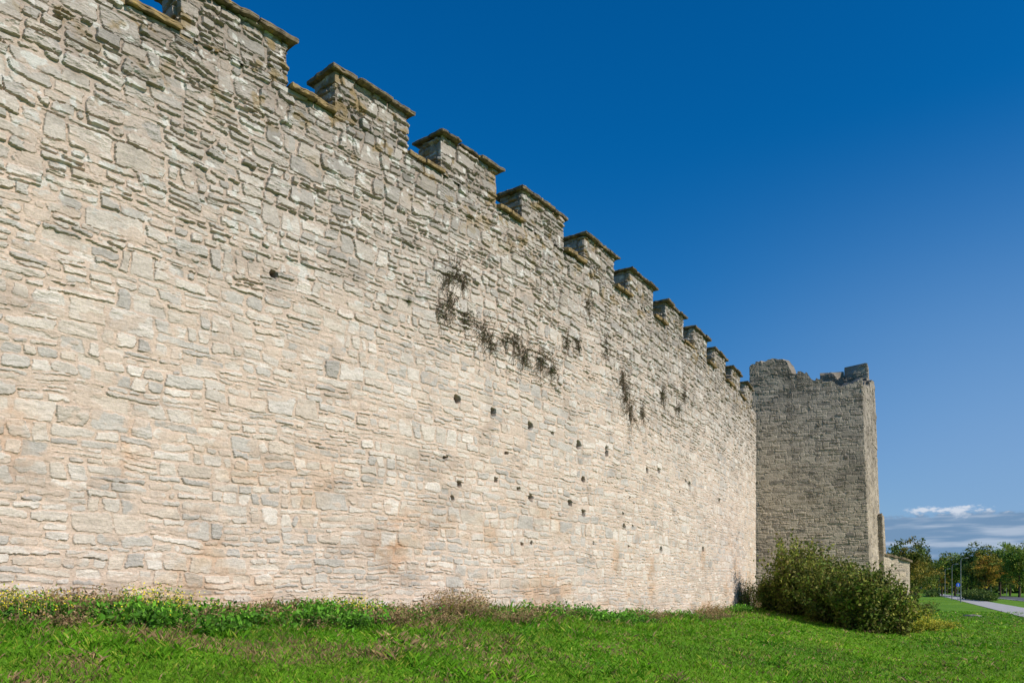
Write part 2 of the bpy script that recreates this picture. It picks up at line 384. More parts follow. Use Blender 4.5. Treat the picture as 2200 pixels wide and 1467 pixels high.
tower=obj("stone_tower",ring("stone_tower",[A,B,C,D],-2.2,ttop,.03,.03,37,PT,tmap,MAT_TOWER,.9,tpost,zin=2.,uoff=50),label="tall ruined limestone defence tower with ragged broken top",category="tower")
def rj(z,u,s,a=.16): return z+a*(H((u/.26).astype(int),s)-.5)+.05*(H((u/.09).astype(int),s+1)-.5)
r1=ring("parapet_remnant",[(17.75,44.45),(20.0,43.13),(19.6,42.4),(17.35,43.7)],7.5,lambda p,u:rj(np.interp(p[:,0],[17.4,17.9,18.2,18.6,19.2,19.5,20.0],[11.75,11.7,11.35,11.4,11.8,12.0,11.75]),u,3),.035,.035,71,PT,tmap,MAT_TOWER,0,tpost)
obj("parapet_remnant",r1,parent=tower)
r2=ring("corner_remnant",[(18.95,40.8),(20.22,42.95),(19.75,43.2),(18.45,41.1)],7.5,lambda p,u:rj(np.interp(p[:,1],[40.5,41.2,43.],[10.5,10.8,11.1]),u,5),.035,.035,73,PT,tmap,MAT_TOWER,0,tpost)
obj("corner_remnant",r2,parent=tower)
r3=ring("stepped_pier",[(19.10,41.75),(19.60,41.45),(20.40,42.9),(19.9,43.2)],-2.2,lambda p,u:rj(np.full(len(p),3.9),u,6,.2),.035,.035,75,PT,tmap,MAT_TOWER,0,tpost)
obj("stepped_pier",r3,parent=tower)
PB=dict(PT); PB['pal']=PAL_TOW*1.3; PB['mortar']=(.50,.42,.32)
pb=[(19.3,41.6),(21.15,42.1),(22.3,44.6),(20.2,45.2)]
btop=lambda x:np.interp(x,[19.3,21.2,22.3],[1.85,1.45,1.4])
obj("buttress",ring("buttress",pb,-2.2,lambda p,u:btop(p[:,0])+.10*(H((u/.25).astype(int),8)-.5),.035,.035,44,PB,lambda x,y,z:np.stack([x,y,z],-1),MAT_TOWER,0,lambda U,V,c:c,zin=1.0),parent=tower)
pc=[(19.2,41.5),(21.25,42.0),(22.4,44.7),(20.15,45.3)]
def bcap():
    V=[];P=[]
    for i in range(4):
        a=np.array(pc[i]);b=np.array(pc[(i+1)%4])
        for j in range(10): P.append(a+(b-a)*j/10+rng.uniform(-.06,.06,2))
    P=np.array(P); z=btop(P[:,0])
    V=[(p[0],p[1],zz+o+rng.uniform(-.03,.03)) for o in (.01,.10) for p,zz in zip(P,z)]; n=len(P)
    Fs=[(i,(i+1)%n,n+(i+1)%n,n+i) for i in range(n)]+[tuple(range(n))[::-1],tuple(range(n,2*n))]
    return mesh_py("coping_slab",V,Fs,MAT_SLAB)
obj("coping_slab",bcap(),parent=tower)
# ------------------------------------------------------------ ground
def sgrid(c,near,far,n):
    t=np.linspace(-1,1,n); a=math.asinh(far/near); return c+near*np.sinh(t*a)
xs=sgrid(6,6.,3500,420); ys=sgrid(18,6.,3500,420)
X,Y=np.meshgrid(xs,ys,indexing='ij'); Z=ground_z(X,Y)
idx=np.arange(X.size).reshape(X.shape)
q=np.stack([idx[:-1,:-1],idx[1:,:-1],idx[1:,1:],idx[:-1,1:]],-1).reshape(-1,4)
m,nt,b=newmat("lawn_ground"); Lk_=nt.links.new
tc=N(nt,"ShaderNodeTexCoord")
n1=N(nt,"ShaderNodeTexNoise"); n1.inputs["Scale"].default_value=.25; n1.inputs["Detail"].default_value=8; Lk_(tc.outputs["Object"],n1.inputs["Vector"])
n2=N(nt,"ShaderNodeTexNoise"); n2.inputs["Scale"].default_value=9; n2.inputs["Detail"].default_value=6; Lk_(tc.outputs["Object"],n2.inputs["Vector"])
cr=N(nt,"ShaderNodeValToRGB"); e=cr.color_ramp.elements
e[0].position=.38;e[0].color=(.085,.21,.010,1);e[1].position=.68;e[1].color=(.17,.32,.018,1)
cr2=N(nt,"ShaderNodeValToRGB"); e=cr2.color_ramp.elements
e[0].position=.3;e[0].color=(.6,.58,.55,1);e[1].position=.7;e[1].color=(1.25,1.2,1.1,1)
mx=N(nt,"ShaderNodeMix",data_type='RGBA',blend_type='MULTIPLY'); mx.inputs[0].default_value=1
Lk_(n1.outputs[0],cr.inputs[0]);Lk_(n2.outputs[0],cr2.inputs[0]);Lk_(cr.outputs[0],mx.inputs[6]);Lk_(cr2.outputs[0],mx.inputs[7]);Lk_(mx.outputs[2],b.inputs["Base Color"])
bp=N(nt,"ShaderNodeBump");bp.inputs["Strength"].default_value=.8;bp.inputs["Distance"].default_value=.05;Lk_(n2.outputs[0],bp.inputs["Height"]);Lk_(bp.outputs[0],b.inputs["Normal"])
obj("ground",mesh_np("ground",np.stack([X,Y,Z],-1).reshape(-1,3),q,None,m,True),kind="structure",label="green grassy lawn sloping down from the wall base",category="ground")
pd=np.array([.454,.891]); pn=np.array([.891,-.454]); p0=np.array([41.5,64.])
def strip(name,off,w,mat,dz,t0=-60,t1=900,label="",kerb=0,cat="path"):
    t=np.concatenate([np.arange(t0,120,2.),np.arange(120,t1,15.)])
    V=[];
    for o in (-w/2,w/2):
        P=p0+np.outer(t,pd)+pn*(off+o)
        V.append(np.stack([P[:,0],P[:,1],ground_z(P[:,0],P[:,1])+dz],-1))
    zz=np.maximum(V[0][:,2],V[1][:,2]); V[0][:,2]=zz;V[1][:,2]=zz
    n=len(t); q=np.stack([np.arange(n-1),np.arange(n-1)+n,np.arange(1,n)+n,np.arange(1,n)],-1)
    return obj(name,mesh_np(name,np.concatenate(V),q,None,mat),kind="structure",label=label,category=cat)
M_PATH=noise_mat("pale_asphalt",(.36,.35,.34),(.46,.44,.42),scale=2,bump=.1)
M_ROAD=noise_mat("road_asphalt",(.09,.09,.095),(.14,.14,.14),scale=2,bump=.1)
M_KERB=noise_mat("kerb_stone",(.3,.3,.29),(.42,.41,.4),scale=3,bump=.1)
M_PAINT=noise_mat("road_paint",(.6,.6,.58),(.78,.78,.76),scale=8,bump=0)
strip("footpath",0,3.2,M_PATH,.03,label="pale asphalt footpath crossing the lawn")
strip("road",10,6.5,M_ROAD,.03,label="grey asphalt road beside the park lawn",cat="road")
strip("road_marking",6.95,.12,M_PAINT,.036,label="white painted edge line along the road",cat="marking")
strip("kerb",6.62,.16,M_KERB,.14,label="low pale stone kerb along the road",cat="kerb")
# ------------------------------------------------------------ grass blades
def blades(n,ra,rb,amin,amax,seed,hs=1.0):
    r=np.random.default_rng(seed)
    th=r.uniform(amin,amax,n); rr=np.exp(r.uniform(math.log(ra),math.log(rb),n))
    x=rr*np.sin(th); y=rr*np.cos(th)
    L,s=wall_coords(x,y); k=(s>.02)&((y<36)|(s>7)); x,y,rr,s,L=x[k],y[k],rr[k],s[k],L[k]; n=len(x)
    z=ground_z(x,y)
    patch=fbm(x*.55,y*.55,71); fine=fbm(x*3,y*3,72); clump=fbm(x*1.6,y*1.6,73)
    edge=np.exp(-s/.8)
    hgt=(.03+.05*r.random(n)+.11*ss(.5,.75,fine)*ss(.42,.6,clump)+edge*.40*r.random(n)*ss(.35,.6,fbm(x*1.3,y*1.3,75)))*hs
    w=np.maximum(.0035,.00034*rr)*(.7+.8*r.random(n))
    br=r.random(n)<(.10+.45*ss(.48,.62,clump)); w=np.where(br,w*3.8,w); hgt=np.where(br,hgt*.6,hgt)
    a=r.uniform(0,2*math.pi,n); lean=hgt*(.3+.9*r.random(n)); lean=np.where(br,lean*2.,lean); la=r.uniform(0,2*math.pi,n)
    ux,uy=np.cos(a)*w,np.sin(a)*w; lx,ly=np.cos(la)*lean,np.sin(la)*lean
    b1=np.stack([x-ux,y-uy,z-.01],-1);b2=np.stack([x+ux,y+uy,z-.01],-1)
    m1=np.stack([x+ux*.9+lx*.4,y+uy*.9+ly*.4,z+hgt*.6],-1); tp=np.stack([x+lx-ux*.15,y+ly-uy*.15,z+hgt],-1)
    V=np.stack([b1,b2,m1,tp],1).reshape(-1,3)
    q=np.arange(4*n).reshape(n,4)
    g1=np.array([.08,.24,.010]);g2=np.array([.20,.41,.018]);g3=np.array([.34,.40,.05]);dr=np.array([.42,.29,.15])
    t=np.clip(.4*r.random(n)+1.5*(patch-.32),0,1)[:,None]
    c=g1*(1-t)+g2*t; t3=(r.random(n)<.13)[:,None]; c=np.where(t3,g3,c)
    left=1-ss(10,20,rr+.55*x)
    dryf=ss(.46,.64,fbm(x*1.1+7,y*1.1,77,4))
    dry=(r.random(n)<(.04+.52*dryf*(.25+.75*left)+.65*np.exp(-s/.9)*ss(.40,.56,fbm(L*.9,s*.4,79))))[:,None]
    c=np.where(dry,dr*(.5+.7*r.random(n))[:,None],c)
    c=c*(.6+.65*r.random(n))[:,None]*(.55+.9*clump)[:,None]
    return V,q,np.repeat(c,4,axis=0)
V1,q1,c1=blades(500000,5.,75.,-.80,.85,11)
obj("lawn_grass",mesh_np("lawn_grass",V1,q1,c1,MAT_GRASS),kind="stuff",label="short green lawn grass with drier brown patches",category="grass")
# ------------------------------------------------------------ plants
def leaves(C,size,cols,r,flat=0.):
    n=len(C); a=r.normal(size=(n,3)); a[:,2]*=(1-flat); a/=np.linalg.norm(a,axis=1)[:,None]
    b_=np.cross(a,r.normal(size=(n,3))); b_/=np.linalg.norm(b_,axis=1)[:,None]
    s=size[:,None]
    V=np.stack([C-a*s,C+b_*s*.5,C+a*s,C-b_*s*.5],1).reshape(-1,3)
    return V,np.arange(4*n).reshape(n,4),np.repeat(cols,4,axis=0)
def twigs(r,n,brad,hgt,spread,droop=.2,seg=5,ellip=(1,1)):
    a=r.uniform(0,2*math.pi,n); rad=np.sqrt(r.random(n))*brad
    base=np.stack([np.cos(a)*rad*ellip[0],np.sin(a)*rad*ellip[1],np.zeros(n)-.05],-1)
    out=np.abs(r.normal(0,.5,n)).clip(0,1.25)*spread; H_=hgt*(.45+.55*r.random(n))*(1-.35*(out/spread/1.25)**2)
    aa=a+r.normal(0,.5,n)
    t=np.linspace(0,1,seg+1)[None,:,None]
    d=np.stack([np.cos(aa)*out*ellip[0],np.sin(aa)*out*ellip[1],H_],-1)[:,None,:]
    P=base[:,None,:]+d*np.concatenate([t**1.3,t**1.3,t],-1)
    P[...,2]-=droop*H_[:,None]*(t[...,0]**3)
    P[:,1:]+=np.cumsum(r.normal(0,.025*hgt,(n,seg,3)),axis=1)*.6
    return P
def tubes(P,w):
    n,s,_=P.shape; ang=np.array([0,2.094,4.189]); t=np.linspace(1,.25,s)
    off=np.stack([np.cos(ang),np.sin(ang),0*ang],-1)
    V=P[:,:,None,:]+off[None,None]*(w*t)[None,:,None,None]
    idx=np.arange(n*s*3).reshape(n,s,3); nx=np.roll(idx,-1,2)
    q=np.stack([idx[:,:-1],nx[:,:-1],nx[:,1:],idx[:,1:]],-1).reshape(-1,4)
    return V.reshape(-1,3),q
def along(P,r,per,f0=.25,jit=.05):
    n,s,_=P.shape; t=(f0+(1-f0)*r.random((n,per)))*(s-1); i=np.minimum(t.astype(int),s-2); f=(t-i)[...,None]
    k=np.arange(n)[:,None]; C=P[k,i]*(1-f)+P[k,i+1]*f
    return (C+r.normal(0,jit,C.shape)).reshape(-1,3)
def plant(name,loc,r,n,brad,hgt,spread,per,lsize,pal,stemw=.006,droop=.2,flowers=0,label="",category="plant",group=None,stem=None,ellip=(1,1),f0=.25,jit=.05):
    P=twigs(r,n,brad,hgt,spread,droop,ellip=ellip)
    V,q=tubes(P,stemw)
    root=obj(name,mesh_np(name+"_stems",V,q,None,stem or MAT_TWIG),label=label,category=category,group=group)
    root.location=loc
    if per:
        C=along(P,r,per,f0,jit); pal=np.array(pal); cc=pal[r.integers(0,len(pal),len(C))]*(.6+.8*r.random(len(C)))[:,None]
        cl=fbm(C[:,0]*2.5/ (hgt**.5),C[:,2]*2.5/(hgt**.5)+C[:,1],5); cc=cc*(.4+1.2*cl)[:,None]
        V,q,c=leaves(C,lsize*(.5+r.random(len(C))),cc,r)
        obj("leaves",mesh_np("leaves",V,q,c,MAT_LEAF),parent=root)
    if flowers:
        C=along(P,r,flowers,.7,jit*.8); V,q,c=leaves(C,np.full(len(C),.013)*(.7+.8*r.random(len(C))),np.ones((len(C),3)),r)
        obj("flower_heads",mesh_np("flower_heads",V,q,c,MAT_FLOWER),parent=root,kind="stuff")
    return root
def at(px,d,dz=0):
    x=(px-CX)/F*d; return (x,d,float(ground_z(np.array([x]),np.array([d]))[0])+dz)
G_OLV=[(.22,.27,.035),(.15,.21,.03),(.31,.32,.055),(.11,.15,.02),(.20,.17,.05)]
G_DRK=[(.11,.17,.022),(.15,.21,.03),(.18,.17,.04),(.08,.115,.018),(.24,.25,.045)]
for (px,d,hg,sp,n,per,pal,lab) in [(1705,33.5,3.9,1.0,115,85,G_OLV,"tall loose olive green shrub growing against the tower foot"),
    (1748,33.0,3.4,1.05,115,85,G_OLV,"loose upright yellow green shrub at the tower foot"),
    (1665,34.5,1.9,.8,90,75,G_DRK,"low dark shrub at the foot of the wall corner"),
    (1785,31.0,3.0,1.2,160,90,G_DRK,"dense dark green bush in front of the tower"),
    (1852,28.8,2.9,1.2,185,95,G_DRK,"rounded olive green bush on the grass by the tower"),
    (1915,29.3,2.2,.85,130,85,G_OLV,"smaller bushy shrub with yellowing leaves beside the buttress")]:
    plant("bush",at(px,d),rng,n,sp*.55,hg,sp,per,.064,pal,stemw=.013,droop=.10,label=lab,category="bush",group="shrubs growing at the foot of the tower",f0=.05,jit=.095)
YEL=[(.48,.44,.05),(.25,.32,.04),(.55,.50,.06)]
for (px,d,hg,sp,pal) in [(1952,32.5,1.2,.8,YEL),(1985,35,.6,.8,YEL),(2015,37,.35,.7,YEL),(1975,48,1.4,.9,G_DRK)]:
    plant("low_shrub",at(px,d),rng,110,sp*.6,hg,sp,50,.04,pal,stemw=.008,label="low yellowing weedy shrub on the lawn edge",category="shrub",f0=.05,jit=.09)
DRYP=[(.34,.22,.11),(.44,.30,.16),(.24,.15,.085),(.18,.20,.05)]
GRN=[(.09,.26,.02),(.15,.36,.03),(.07,.18,.02)]
wd=[(-30,'y',.6),(10,'y',.6),(45,'y',.65),(75,'d',.6),(105,'d',.6),(130,'g',.4),(155,'d',.7),(190,'d',.6),(215,'g',.4),(240,'g',.55),(262,'g',.45),(285,'y',.8),(315,'y',.7),(345,'g',.5),(365,'g',.5),(400,'g',.4),(440,'d',.4),(490,'g',.3),(530,'d',.5),(570,'d',.45),(610,'g',.45),(640,'g',.55),(668,'g',.5),(700,'y',.65),(735,'y',.6),(760,'g',.4),(800,'d',.4),(850,'d',.5),(890,'g',.35),(925,'d',.9),(950,'d',1.0),(975,'d',.7),(1010,'g',.45),(1050,'g',.35),(1085,'d',.45),(1125,'g',.6),(1165,'d',.7),(1200,'g',.6),(1245,'g',.65),(1290,'g',.5),(1340,'g',.5),(1385,'d',.35),(1430,'g',.45),(1475,'d',.55),(1515,'d',.7),(1555,'g',.6),(1585,'s',1.9),(1600,'s',1.7),(1620,'d',.7)]
for i in range(30):
    px=float(rng.uniform(-40,1500)); wd.append((px,'d' if rng.random()<.42 else 'g',float(rng.uniform(.22,.5))))
for i,(px,t,hg) in enumerate(wd):
    L=L_of_px(px); s=rng.uniform(.2,.7) if i<49 else rng.uniform(.4,1.5)
    if t=='s': s=.3
    p=wmap(np.array([L]),np.array([s]),0.)[0]; p[2]=float(ground_z(p[0:1],p[1:2])[0])-.01
    if t=='y': plant("flowering_weed",p,rng,80,.40,hg,.5,10,.022,[(.13,.24,.04),(.20,.26,.06),(.30,.24,.11)],stemw=.0035,flowers=6,label="spindly yellow flowering weed against the stone wall base",group="weeds along the wall base",stem=MAT_DRY,f0=.1,jit=.04)
    elif t=='d': plant("dry_weed",p,rng,120,.40,hg*1.1,.5,14,.02,DRYP,stemw=.004,droop=.35,label="dried brown weed tangle at the wall base",group="weeds along the wall base",stem=MAT_DRY,f0=.1,jit=.05)
    elif t=='g': plant("leafy_weed",p,rng,60,.38,hg*.85,.45,22,.036,GRN,stemw=.004,label="fresh green leafy weed clump at the wall base",group="weeds along the wall base",f0=.1,jit=.07)
    else: plant("bare_shrub",p,rng,50,.2,hg,.4,16,.035,G_DRK,stemw=.010,label="thin twiggy shrub standing against the wall corner",category="shrub",jit=.07)
for (px,py,sz) in [(972,580,.6),(990,605,.45),(955,600,.35),(965,655,.6),(948,675,.45),(1000,685,.4),(1035,718,.65),(1055,740,.45),(1108,740,.7),(1128,762,.6),(1162,775,.75),(1185,795,.6),(1262,660,.5),(1298,745,.6),(1336,815,.8),(1340,850,1.),(1352,880,.9),(1378,885,.6),(1422,850,.7),(1468,845,.65),(1455,880,.6),(1215,735,.45),(1085,735,.3),(1240,745,.3)]:
    L,z=wall_hit(px,py); P=twigs(rng,62,.07,sz*.55,sz*1.15,.5)
    Q=np.stack([P[...,0]*.9, P[...,2]*.5, P[...,1]*1.1-.35*P[...,2]],-1)
    base=wmap(np.array([L]),np.array([0.]),z)[0]; nx=wmap(np.array([L]),np.array([1.]),z)[0]-base; tg=np.array([-nx[1],nx[0],0])
    W=Q[...,0:1]*tg+Q[...,1:2]*nx+Q[...,2:3]*np.array([0,0,1.])
    V,q=tubes(W,.0065)
    root=obj("wall_plant",mesh_np("wall_plant",V,q,None,MAT_DEAD),label="withered brown plant clinging to joints in the wall",category="plant",group="withered plants growing out of the wall")
    root.location=base
    C=along(W,rng,10,.2,.03); V,q,c=leaves(C,.019*(.5+rng.random(len(C))),np.array([(.12,.09,.055),(.10,.11,.04),(.16,.12,.08)])[rng.integers(0,3,len(C))],rng)
    obj("leaves",mesh_np("leaves",V,q,c,MAT_LEAF),parent=root)
L,z=wall_hit(876,648); base=wmap(np.array([L]),np.array([.02]),z)[0]
C=rng.normal(0,.035,(300,3)); V,q,c=leaves(C,np.full(300,.012),np.tile([(.09,.11,.02)],(300,1))*rng.uniform(.5,1.4,(300,1)),rng)
o=obj("moss_tuft",mesh_np("moss_tuft",V,q,c,MAT_LEAF),label="small green moss tuft growing on the wall face",category="moss",kind="stuff"); o.location=base
# ------------------------------------------------------------ trees
def make_tree(r,hgt,cr,pal,name):
    th=hgt*.24
    tz=np.linspace(0,hgt*.75,7); tr=np.stack([r.normal(0,.12,7).cumsum()*.6,r.normal(0,.12,7).cumsum()*.6,tz],-1); tr[0,:2]=0
    ang=np.linspace(0,2*math.pi,9)[:-1]; rad=np.linspace(.28,.05,7); 
    V=(tr[:,None,:]+np.stack([np.cos(ang),np.sin(ang),0*ang],-1)[None]*rad[:,None,None]).reshape(-1,3)
    idx=np.arange(56).reshape(7,8); nx=np.roll(idx,-1,1); q=np.stack([idx[:-1],nx[:-1],nx[1:],idx[1:]],-1).reshape(-1,4)
    nl=14; a=r.uniform(0,6.28,nl); z0=r.uniform(th*.8,hgt*.6,nl); ln=cr*r.uniform(.5,.95,nl); s=5;t=np.linspace(0,1,s)
    lim=np.stack([np.cos(a)[:,None]*ln[:,None]*t,np.sin(a)[:,None]*ln[:,None]*t,z0[:,None]+ln[:,None]*.8*t**1.3],-1)
    V2,q2=tubes(lim,.09); trunk=mesh_np(name+"_trunk",np.concatenate([V,V2]),np.concatenate([q,q2+len(V)]),None,MAT_BARK,True)
    nc=140; c=r.normal(size=(nc,3)); c/=np.linalg.norm(c,axis=1)[:,None]; rr=r.random(nc)**.45
    lob=1+.25*np.sin(3*np.arctan2(c[:,1],c[:,0])+r.uniform(0,6))+.15*np.sin(5*c[:,2]+r.uniform(0,6))
    C=c*(rr*lob)[:,None]*np.array([cr,cr,(hgt-th)*.5])+np.array([0,0,th+(hgt-th)*.5])
    per=42; X=C[:,None,:]+r.normal(0,1,(nc,per,3))*np.array([.11*cr,.11*cr,.08*cr]); pal=np.array(pal)
    cc=pal[r.integers(0,len(pal),nc)]*(.6+.7*r.random(nc))[:,None]; cc=np.repeat(cc,per,axis=0)*(.7+.6*r.random(nc*per))[:,None]
    X=X.reshape(-1,3); V,q,col=leaves(X,.058*cr*(.6+.8*r.random(len(X))),cc,r)
    return trunk,mesh_np(name+"_crown",V,q,col,MAT_LEAF)
P_G=[(.13,.22,.03),(.18,.28,.04),(.26,.30,.05)]; P_A=[(.42,.32,.04),(.28,.26,.04),(.48,.30,.05),(.18,.23,.04)]; P_D=[(.07,.12,.022),(.10,.16,.03),(.14,.18,.035)]
P_O=[(.16,.19,.03),(.10,.14,.025),(.26,.22,.04)]
TV=[(make_tree(rng,12,4.2,P_O,"autumn_tree"),"broad olive green park tree starting to yellow"),(make_tree(rng,12,3.8,P_G,"green_tree"),"leafy green park tree beyond the lawn"),(make_tree(rng,12,4.8,P_D,"dark_tree"),"dense dark green park tree beyond the lawn"),(make_tree(rng,12,3.4,P_A,"young_tree"),"slender park tree with golden orange autumn leaves"),(make_tree(rng,12,4.3,P_G,"lime_tree"),"leafy green park tree beyond the lawn")]
tl=[(1945,1164,120,0),(1966,1176,130,0),(1922,1182,140,2),(1905,1185,230,2),(2000,1200,240,4),(2024,1196,230,3),(2052,1188,220,1),(2078,1194,250,4),(2102,1174,205,2),(2116,1190,190,3),(2124,1200,260,2),(2148,1172,200,1),(2170,1188,220,3),(2190,1166,180,1),(2218,1178,205,2),(2245,1170,190,4),(1990,1218,300,3),(2035,1214,300,1),(2085,1218,310,2),(2155,1214,300,2),(2275,1176,200,0)]
for (px,py,d,v) in tl:
    (tm,cm),lab=TV[v]; hg=(HY-py)*d/F+1.9; t=obj("park_tree",None,label=lab,category="tree",group="trees beyond the park lawn")
    t.location=at(px,d); 
    sc=hg/12.; t.scale=(sc*rng.uniform(.9,1.3),sc*rng.uniform(.9,1.3),sc); t.rotation_euler[2]=rng.uniform(0,6.28)
    obj("trunk",tm,parent=t); obj("crown",cm,parent=t)
def hedge(name,x0,y0,x1,y1,h,w,n,ls,pal,**k):
    t=rng.random(n); hh=h*(.35+1.1*fbm(t*14,t*0+3,8))
    C=np.stack([x0+(x1-x0)*t+rng.normal(0,w,n),y0+(y1-y0)*t+rng.normal(0,w,n),-1.85+hh*rng.random(n)**.7],-1)
    pal=np.array(pal); V,q,c=leaves(C,ls*(.6+rng.random(n)),pal[rng.integers(0,len(pal),n)]*(.5+.9*fbm(t*60,C[:,2]*.6,9))[:,None],rng)
    return obj(name,mesh_np(name,V,q,c,MAT_LEAF),**k)
hedge("distant_wood",.46*360,360,.75*360,360,8.0,5,15000,.75,P_G+P_D,kind="stuff",label="far green band of woodland along the horizon",category="woodland")
hedge("hedge",71.5,118,86,150,1.5,.5,6000,.16,P_D,label="low clipped dark green hedge beside the road",category="hedge")
hedge("hedge",98,185,118,222,1.5,.6,4000,.2,P_D,label="low clipped dark green hedge beside the road",category="hedge")
# ------------------------------------------------------------ street lamps, signs
def cyl(p0_,p1_,r0,r1,n=10):
    p0_=Vector(p0_);p1_=Vector(p1_);d=(p1_-p0_).normalized();u=d.orthogonal().normalized();v=d.cross(u)
    V=[tuple(p+ (u*math.cos(a)+v*math.sin(a))*r) for p,r in ((p0_,r0),(p1_,r1)) for a in [2*math.pi*i/n for i in range(n)]]
    return V,[(i,(i+1)%n,n+(i+1)%n,n+i) for i in range(n)]+[tuple(range(n))[::-1],tuple(range(n,2*n))]
def join(parts):
    V=[];Fs=[]
    for v,f in parts: b=len(V);V+=v;Fs+=[tuple(i+b for i in x) for x in f]
    return V,Fs
HL=6.2
V,Fs=join([cyl((0,0,0),(0,0,1.),.08,.08),cyl((0,0,1.),(0,0,HL-.3),.055,.035),cyl((0,0,HL-.3),(.12,0,HL-.06),.035,.03),cyl((.12,0,HL-.06),(.5,0,HL),.03,.028)])
lm=mesh_py("lamp_post",V,Fs,MAT_METAL)
V,Fs=join([cyl((.45,0,HL),(.7,0,HL+.02),.05,.09,8),cyl((.7,0,HL+.02),(1.0,0,HL+.03),.09,.04,8)])
hm_=mesh_py("lamp_head",V,Fs,MAT_METAL)
lamps=[(o,t) for o,t in [(-2.2,52),(-2.2,82),(-2.2,118),(-2.2,165),(-2.2,220),(14.5,68),(14.5,98),(14.5,135),(14.5,180),(14.5,230)]]
first=None
for (o,t) in lamps:
    P=p0+pd*t+pn*o; loc=(P[0],P[1],float(ground_z(P[0:1],P[1:2])[0]))
    if first is None:
        l=bpy.data.objects.new("street_lamp",lm); hd=bpy.data.objects.new("lamp_head",hm_)
        first=(l,hd)
    else: l=first[0].copy(); hd=first[1].copy()
    link(l,label="tall slim grey street lamp with curved arm",category="street lamp",group="street lamps along the path and road"); link(hd,parent=l)
    l.location=loc; l.rotation_euler[2]=-.47 if o<0 else math.pi-.47
M_BLUE=noise_mat("sign_blue",(.01,.08,.45),(.015,.10,.5),scale=5,bump=0,rough=.4)
M_WHITE=noise_mat("sign_white",(.7,.7,.7),(.8,.8,.8),scale=5,bump=0,rough=.5)
for (px,d) in [(2058,128)]:
    V,Fs=cyl((0,0,0),(0,0,2.9),.035,.035); s=obj("traffic_sign",mesh_py("sign_post",V,Fs,MAT_METAL),label="round blue footpath sign on a thin grey post",category="sign"); s.location=at(px,d)
    V,Fs=cyl((0,-.04,2.55),(0,-.065,2.55),.34,.34,24); dsc=obj("sign_disc",mesh_py("sign_disc",V,Fs,M_BLUE),parent=s)
    V,Fs=join([cyl((.0,-.07,2.68),(.0,-.075,2.68),.05,.05,12),cyl((0,-.07,2.62),(0,-.07,2.46),.05,.04,6),cyl((-.03,-.07,2.46),(-.07,-.07,2.30),.025,.02,6),cyl((.03,-.07,2.46),(.07,-.07,2.30),.025,.02,6)])
    obj("walker_symbol",mesh_py("walker_symbol",V,Fs,M_WHITE),parent=dsc)
# ------------------------------------------------------------ parked car
M_CAR=noise_mat("dark_car_paint",(.02,.022,.028),(.03,.032,.04),scale=3,bump=0,rough=.25)
M_GLASS=noise_mat("car_glass",(.02,.025,.03),(.04,.045,.05),scale=3,bump=0,rough=.08)
M_TYRE=noise_mat("tyre",(.015,.015,.015),(.03,.03,.03),scale=9,bump=0)
M_RED=noise_mat("tail_light",(.45,.01,.01),(.6,.02,.02),scale=9,bump=0,rough=.3)
prof=[(-2.15,.35),(-2.2,.75),(-2.05,.98),(-1.75,1.02),(-1.15,1.42),(.45,1.46),(1.15,1.02),(1.95,.88),(2.2,.68),(2.2,.35),(1.75,.25),(-1.75,.25)]
def car():
    V=[];n=len(prof)
    for (w,f) in ((-.88,1),(-.80,1.0),(.80,1.0),(.88,1)):
        for (x,z) in prof:
            ww=w*(.80 if z>1.2 else 1.0); V.append((ww,x*(.985 if abs(w)>.85 else 1),z+(-.02 if abs(w)>.85 and z>1 else 0)))
    Fs=[(r_*n+i,r_*n+(i+1)%n,(r_+1)*n+(i+1)%n,(r_+1)*n+i) for r_ in range(3) for i in range(n)]
    Fs+=[tuple(range(n)),tuple(range(3*n,4*n))[::-1]]
    c=obj("parked_car",mesh_py("car_body",V,Fs,M_CAR),label="dark hatchback car on the road beside the lawn",category="car")
    for sx in (-1,1):
        Vw=[(sx*.885,-1.65,1.02),(sx*.885,.95,1.02),(sx*.74,.4,1.38),(sx*.74,-1.1,1.36)]
        obj("side_window",mesh_py("side_window",Vw,[(0,1,2,3)],M_GLASS),parent=c)
        for yy in (-1.35,1.35):
            v,f=cyl((sx*.72,yy,.32),(sx*.90,yy,.32),.32,.32,18); w=obj("wheel",mesh_py("wheel",v,f,M_TYRE),parent=c)
            v,f=cyl((sx*.90,yy,.32),(sx*.915,yy,.32),.19,.17,12); obj("rim",mesh_py("rim",v,f,MAT_METAL),parent=w)
        v,f=join([cyl((sx*.7,-2.16,.82),(sx*.7,-2.23,.82),.11,.10,10)]); obj("tail_light",mesh_py("tail_light",v,f,M_RED),parent=c)
    obj("rear_window",mesh_py("rear_window",[(-.66,-1.73,1.06),(.66,-1.73,1.06),(.58,-1.21,1.40),(-.58,-1.21,1.40)],[(0,1,2,3)],M_GLASS),parent=c)
    return c
c=car(); t=78; P=p0+pd*t+pn*9.2; c.location=(P[0],P[1],float(ground_z(P[0:1],P[1:2])[0])+.035); c.rotation_euler[2]=-math.atan2(pd[0],pd[1])
v=[];r_=rng; n=14
for (z,f) in ((-.1,1),(.06,1.),(.12,.8)):
    for i in range(n):
        a=2*math.pi*i/n; rr=(1+.15*math.sin(3*a)+.08*r_.normal())*f; v.append((.6*rr*math.cos(a),.35*rr*math.sin(a),z+.02*r_.normal()))
fs=[(k*n+i,k*n+(i+1)%n,(k+1)*n+(i+1)%n,(k+1)*n+i) for k in range(2) for i in range(n)]+[tuple(range(2*n,3*n))]
o=obj("flat_rock",mesh_py("flat_rock",v,fs,noise_mat("rock",(.1,.09,.08),(.25,.23,.2),scale=6)),label="flat weathered grey rock lying in the lawn",category="rock"); o.location=at(2090,54)
